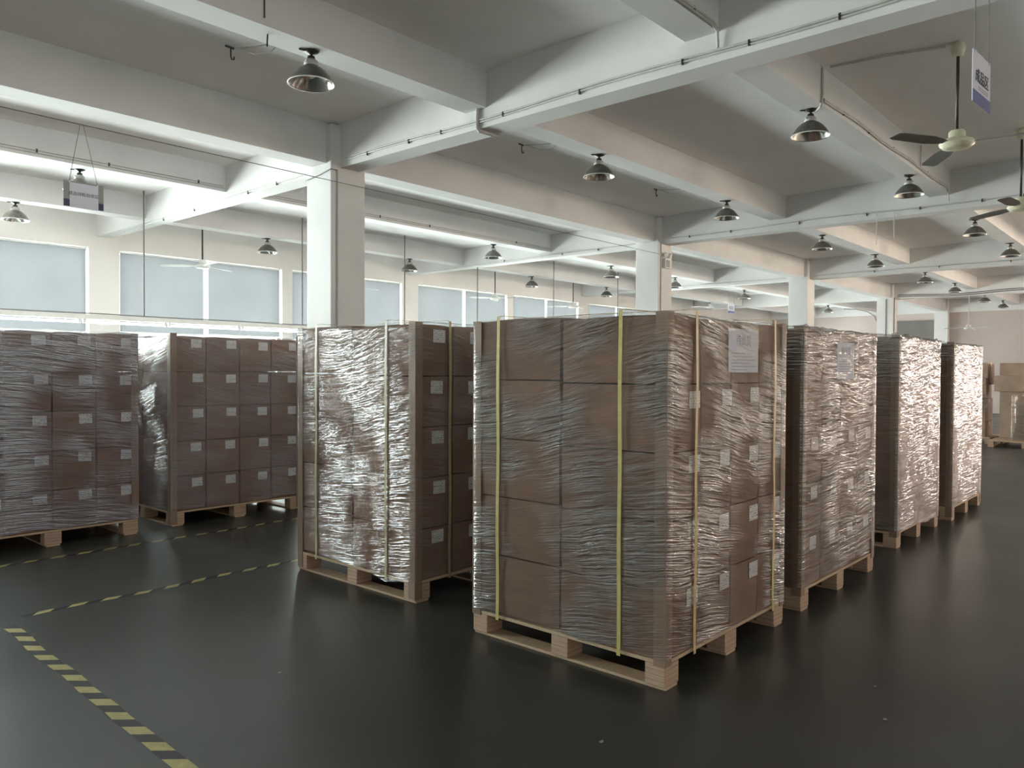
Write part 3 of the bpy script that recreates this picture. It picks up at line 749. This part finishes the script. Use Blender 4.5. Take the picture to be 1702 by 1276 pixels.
# beam conduits
yb = BY[1]-.012
conduit('cable_conduit', [(x, yb, 4.085) for x in seq(-3, 5.46, 10)], 'double conduit on the beam behind the hanging sign', pair=.03, r=.007, clamps=[(x, yb, 4.09) for x in (3.15, 3.95, 5.1)])
conduit('cable_conduit', [(x, yb, 4.085) for x in seq(5.8, 12.65, 10)], 'conduit on the beam right of the big column', pair=.03, r=.007, clamps=[(x, yb, 4.085) for x in (8.2, 9.3, 11.6)])
yb = BY[-2]-.012
conduit('cable_conduit', [(7.62, yb, 4.47), (7.62, yb, 4.22), (7.60, yb, 4.13), (7.62, yb+.02, 4.10), (7.72, yb+.10, 4.095)], 'bent drop conduit feeding the large upper right lamp', r=.012)
conduit('cable_conduit', [(x, yb-.004*abs(math.sin(x*2)), 4.19+.012*math.sin(x*3.1)) for x in seq(7.66, 12.45, 24)]+[(12.53, yb, 4.12), (12.55, yb, 4.02)], 'wavy double conduit on the beam under the upper right fan', pair=.02, r=.009,
        clamps=[(x, yb, 4.19) for x in (8.2, 9.0, 9.9, 11.4)])
conduit('cable_conduit', [(x, yb, 4.165) for x in seq(-2, 5.38, 12)]+[(5.455, yb, 4.14), (5.47, yb, 4.02)], 'conduit on the beam at the top edge bending down to the girder', pair=.025, r=.011, clamps=[(5.1, yb, 4.165)])
conduit('cable_conduit', [(7.9, 1.80, ZS(1.8)-.012), (7.76, 2.2, ZS(2.2)-.012), (7.66, 2.74, ZS(2.74)-.012)], 'conduit along the slab from the upper right fan', r=.01, clamps=[])
conduit('cable_conduit', [(11.05, 2.788, 4.47), (11.05, 2.788, 4.2)], 'short vertical conduit on the beam above the second upper right lamp', r=.008)
conduit('cable_conduit', [(G1-.02, BY[-1]+.10, 4.09), (G1-.02, BY[-1]+.10, 3.90), (G1-.0, BY[-1]+.10, 3.885), (G1+.26, BY[-1]+.09, 3.885)], 'white square trunking bent under the big girder', r=.018)
conduit('cable_conduit', [(5.68, YC-.012, 3.95), (5.45, YC-.012, 3.94), (5.45, YC-.012, 3.85), (5.45, YC-.012, .02)][2:], 'vertical conduit down the big column', r=.009)
conduit('cable_conduit', [(5.365-.01, YC+.487, 3.80), (5.36-.005, YC+.2, 3.825), (5.355, YC-.01, 3.86), (5.45, YC-.014, 3.86)], 'thin wire across the head of the big column', r=.005, m='wire')
conduit('cable_conduit', [(12.64, YC-.012, 3.93), (12.64, YC-.012, .02)], 'vertical conduit down the column with the emergency lamp', r=.009)
conduit('cable_conduit', [(27.06, YC-.014, 3.95), (27.06, YC-.014, .02)], 'dark vertical cable on the fourth column, right one', r=.014, m='wire')
conduit('cable_conduit', [(26.94, YC+.2, 3.9), (26.94, YC+.2, .02)], 'dark vertical cable on the fourth column, left one', r=.014, m='wire')
conduit('steel_wire', [(x, 7.45, 3.70-.0025*(x-3)) for x in seq(-4, 12.4, 20)], 'thin steel wire stretched along the hall carrying the left sign', r=.004, m='wire')
conduit('hanging_rod', [(12.66, 3.80, 3.99), (12.66, 3.80, 3.50)], 'left one of two thin rods hanging from the second girder', r=.006)
conduit('hanging_rod', [(12.66, 3.55, 3.99), (12.66, 3.55, 3.56)], 'right one of two thin rods hanging from the second girder', r=.006)
conduit('power_cable', [(25.5, 8.6, 3.55), (26.0, 8.4, 3.56), (26.5, 8.2, 3.50), (26.85, 8.1, 3.38), (27.0, 8.06, 3.2)], 'loose dark cable drooping left of the fourth column', r=.012, m='wire')
conduit('threaded_rod', [(3.12, BY[-1]-.006, 4.44), (3.12, BY[-1]-.006, 4.14)], 'thin dark rod against the nearest beam at the top edge', r=.005, m='darkmetal')
conduit('threaded_rod', [(3.22, 5.35, ZBm(5.37)), (3.215, 5.35, 3.99)], 'tiny dark bolt sticking down left of the nearest lamp', r=.006, m='darkmetal')
# fan hooks left in the slab
def hook(x, y, label, sc=1):
    z = ZS(y); r = empty('ceiling_hook', label, 'hook', (x, y, z))
    bm = NB(); tube(bm, [(0, 0, -.01), (0, 0, -.09), (.012, 0, -.115), (.03, 0, -.11), (.034, 0, -.085)], .007); tube(bm, [(-.05, 0, -.01), (.03, 0, -.012)], .01); obj('iron_hook', bm, MT['darkmetal'], r)
    bm = NB(); tube(bm, [(.03, -.02, -.015), (.12, -.2, -.02), (.22, -.42, -.015), (.3, -.6, -.012)], .006); tube(bm, [(.06, -.06, -.02), (.12, -.2, -.085), (.2, -.33, -.08), (.22, -.42, -.02)], .004); obj('wire_tail', bm, MT['neck'], r)
    return r
hook(3.57, 6.54, 'black iron hook with looped wire left of the nearest lamp')
hook(7.53, 6.54, 'black iron hook with wire in the middle of the ceiling')
hook(10.77, 6.54, 'small iron hook with wire before the second girder')

# ------------------------------------------------------------------ suspended tube-light rail before the windows
r = empty('tube_light_rail', 'long white suspended light rail with lit tubes before the left windows', 'light', (0, 12.45, 2.36))
def rb(name, fn, m, sm=False):
    bm = NB(); fn(bm); return obj(name, bm, MT[m], r, sm)
rb('rail_channel', lambda b_: box(b_, -2, 20, -.03, .03, -.075, 0, .004), 'whitemetal')
rb('top_cable', lambda b_: tube(b_, [(x, -.035, .012+.003*math.sin(x*3)) for x in seq(-2, 20, 60)], .007), 'wire')
for i in range(17):
    x = -1.9+i*1.27
    bm = NB(); tube(bm, [(x+.03, 0, -.115), (x+1.19, 0, -.115)], .016, 12); obj('fluorescent_tube', bm, MT['tube'], r, True)
    bm = NB(); box(bm, x-.01, x+.03, -.02, .02, -.135, -.07, .003); box(bm, x+1.19, x+1.23, -.02, .02, -.135, -.07, .003); obj('tube_holder', bm, MT['whitemetal'], r)
for x in (2.9, 5.334, 8.2, 10.654, 12.82, 15.6, 18.5):
    bm = NB(); tube(bm, [(x, 0, 0), (x, 0, ZS(12.45)-2.36-.001)], .011); obj('suspension_rod', bm, MT['shade_out'], r)

# ------------------------------------------------------------------ signs
def sign_board(name, label, loc, rz, wd, ht, text, tsize, style, strings):
    r = empty(name, label, 'sign', loc, rz)
    bm = NB(); box(bm, 0, wd, -.003, .003, -ht, 0, .001); obj('board', bm, MT['signgrey'] if style == 'a' else MT['paper'], r)
    if style == 'a':
        bm = NB(); box(bm, .05, wd-.045, -.0045, -.003, -ht+.002, -.012); obj('paper_insert', bm, MT['paper'], r)
        for a, b_ in ((.001, .05), (wd-.045, wd-.001)):
            bm = NB(); box(bm, a, b_, -.0046, -.003, -ht+.001, -ht*.72); obj('corner_print', bm, MT['navy'], r)
        tz = -ht*.53
    else:
        bm = NB(); box(bm, 0, wd, -.0045, -.0031, -ht, -ht*.76); obj('blue_band', bm, MT['bluecard'], r)
        bm = NB(); box(bm, wd*.3, wd*.85, -.0045, -.0031, -ht*.70, -ht*.685); box(bm, wd*.3, wd*.85, -.0045, -.0031, -ht*.655, -ht*.64); obj('text_lines', bm, MT['fadedink'], r)
        tz = -ht*.56
    o = link('lettering', text_mesh(text, tsize), r, (wd*.5, -.0052, tz)); o.rotation_euler = (PI/2, 0, 0)
    for (x0, z0, x1, z1) in strings:
        bm = NB(); tube(bm, [(x0, 0, z0), (x1, 0, z1)], .0025, 6); obj('string', bm, MT['wire'], r)
        bm = NB(); lathe(bm, [(.001, -.004), (.007, -.004), (.007, .004), (.001, .004)], 10); q = obj('eyelet', bm, MT['whitemetal'], r); q.rotation_euler = (PI/2, 0, 0); q.location = (x0, -.004, z0-.008)
    return r
sign_board('hanging_sign', 'grey hanging area sign with Chinese lettering at left, hung from a wire', (2.503, 7.45, 3.192), 0, .332, .224, '成品待检验收区', .036, 'a',
           ((.048, 0, .140, .507), (.281, -.0, .165, .507)))
sign_board('hanging_sign', 'white hanging sign with three Chinese characters and a blue band, upper right', (4.985, 1.0, 3.359), math.radians(-4), .335, .29, '成品区', .085, 'b',
           ((.04, 0, .04, 1.13), (.30, 0, .30, 1.13)))
sign_board('hanging_sign', 'tiny distant hanging sign before the pale far window wall', (25.6, 12.6, 3.95), 0, .5, .34, '成品区', .12, 'b', ((.05, 0, .05, .37), (.45, 0, .45, .37)))

# emergency lamp on the second column
r = empty('emergency_light', 'white twin-spot emergency lamp on the second column', 'emergency light', (12.80, YC, 3.56))
bm = NB(); box(bm, -.10, .10, -.07, -.001, -.10, .08, .008); obj('battery_box', bm, MT['whitemetal'], r)
bm = NB(); box(bm, -.085, .06, -.073, -.0705, -.085, .05); obj('front_panel', bm, MT['signgrey'], r)
for s_ in (-1, 1):
    bm = NB(); lathe(bm, [(.001, .03), (.03, .028), (.045, .0), (.05, -.03), (.04, -.032), (.001, -.034)], 20); q = obj('spot_head', bm, MT['whitemetal'], r, True); q.location = (.075*s_, -.05, .15); q.rotation_euler = (math.radians(-60), 0, .3*s_)
    bm = NB(); tube(bm, [(.05*s_, -.04, .08), (.07*s_, -.045, .13)], .008); obj('bracket', bm, MT['whitemetal'], r)

# ------------------------------------------------------------------ distant carton piles by the end of the aisle
def far_carton(x, y, z, sx, sy, sz, rz, label, m='carton_lit', tape_=False):
    r = empty('carton_box', label, 'carton', (x, y, z), rz, 'loose cartons at the far right')
    bm = NB(); box(bm, -sx/2, sx/2, -sy/2, sy/2, 0, sz, .006); obj('body', bm, MT[m], r)
    bm = NB(); box(bm, -.03, .03, -sy/2-.002, sy/2+.002, sz-.09, sz+.002); obj('packing_tape', bm, MT['strap_c'], r)
    if tape_:
        bm = NB(); box(bm, -sx/2-.004, -sx/2-.001, -.12, .12, sz*.35, sz*.75); obj('white_label', bm, MT['paper'], r)
    return r
def far_pallet(x, y, lx, ly, label):
    r = empty('wooden_pallet', label, 'pallet', (x, y, 0), 0)
    bm = NB(); box(bm, 0, lx, 0, ly, .115, .14, .003); obj('deck_board', bm, MT['ply'], r)
    for a in (.05, ly/2, ly-.05):
        bm = NB(); box(bm, 0, lx, a-.05, a+.05, 0, .02, .002); obj('bottom_board', bm, MT['ply'], r)
        for c_ in (.07, lx/2, lx-.07):
            bm = NB(); box(bm, c_-.07, c_+.07, a-.05, a+.05, .02, .115, .002); obj('block', bm, MT['block'], r)
far_pallet(18.85, 2.1, 1.75, 1.3, 'low wooden pallet under the far carton pile at the right edge')
far_pallet(19.6, 3.50, 1.1, 1.0, 'low wooden pallet half hidden behind the farthest load of the right row')
FC = [(20.1, 3.10, .142, .9, .42, 1.0, 'tall upright carton standing on the far pallet, left of the wrapped bundle'),
 (20.1, 2.95, 1.145, 1.0, .95, .34, 'wide carton lying across the tall far carton'),
 (20.1, 3.05, 1.49, .8, .62, .27, 'dark-topped carton on top of the far pile'),
 (20.2, 2.35, 1.49, .7, .55, .25, 'topmost carton of the far pile at the picture edge'),
 (20.1, 3.98, .142, .8, .75, .33, 'lower carton of the small far pile behind the last load'),
 (20.1, 3.98, .98, .8, .72, .30, 'carton low in the back of the small far pile'),
 (20.1, 3.98, 1.285, .8, .78, .14, 'reddish flat carton in the small far pile'),
 (20.1, 3.98, 1.43, .8, .8, .34, 'labelled carton on top of the small far pile')]
for i, (x, y, z, sx, sy, sz, lb) in enumerate(FC): far_carton(x, y, z, sx, sy, sz, (i*37 % 11-5)*.012, lb, tape_=(i == 7))
# middle block of the small pile
far_carton(20.1, 3.98, .476, .8, .74, .50, 0, 'mid-height carton of the small far pile under loose film')
# wrapped bundle
r = empty('wrapped_bundle', 'film-wrapped bundle of flat cartons on the far pallet at the right edge', 'bundle', (19.25, 2.55, .142), 0)
for k in range(5):
    bm = NB(); box(bm, -.35, .35, -.3+.01*k, .42-.03*k, k*.185, k*.185+.18, .008); obj('flat_carton', bm, MT['carton_lit'], r)
bm = NB(); box(bm, -.37, .37, -.33, .45, .02, .95, .03)
for v in bm.verts: v.co += Vector((0, 0, .02*noise.noise(v.co*6)))
for f in [f for f in bm.faces if f.normal.z < -.9]: bm.faces.remove(f)
obj('stretch_wrap', bm, MT['film'], r, True)
r = empty('loose_film', 'crumpled loose clear film over the small far pile', 'plastic film', (19.69, 4.02, .75))
bm = NB(); n = 14; gr = [[bm.verts.new((-.02-.05*abs(noise.noise(Vector((a*.5, q*.4, 0)))), -.45+.9*a/n*(1-.4*q/n), .32-.7*q/n*(.4+.6*a/n)+.05*noise.noise(Vector((a*.6, q*.6, 4))))) for q in range(n+1)] for a in range(n+1)]
for a in range(n):
    for q in range(n): bm.faces.new((gr[a][q], gr[a+1][q], gr[a+1][q+1], gr[a][q+1]))
obj('film_sheet', bm, MT['film'], r, True)

# scraps on the floor
def scrap(x, y, sz, label):
    bm = NB(); rr = random.Random(label)
    vs = [bm.verts.new((sz*math.cos(a)*rr.uniform(.6, 1.1), sz*.7*math.sin(a)*rr.uniform(.6, 1.1), .0015+.003*rr.random())) for a in [i*PI/4 for i in range(8)]]
    c = bm.verts.new((0, 0, .005))
    for i in range(8): bm.faces.new((vs[i], vs[(i+1) % 8], c))
    ex = bmesh.ops.extrude_face_region(bm, geom=bm.faces[:]); bmesh.ops.translate(bm, vec=(0, 0, -.0012), verts=[q for q in ex['geom'] if isinstance(q, bmesh.types.BMVert)])
    o = obj('paper_scrap', bm, MT['neck']); o.location = (x, y, .0005); tag(o, label, 'litter', 'paper scraps on the floor')
scrap(2.674, 1.866, 0.014, 'pale scrap on the floor at bottom centre, below the nearest load')
scrap(3.696, 1.048, 0.014, 'pale scrap on the floor at lower right, nearer of the two')
scrap(4.054, 1.196, 0.010, 'small pale scrap on the floor at lower right, farther of the two')
scrap(2.183, 3.518, 0.012, 'tiny pale scrap on the floor at lower left of the middle load')
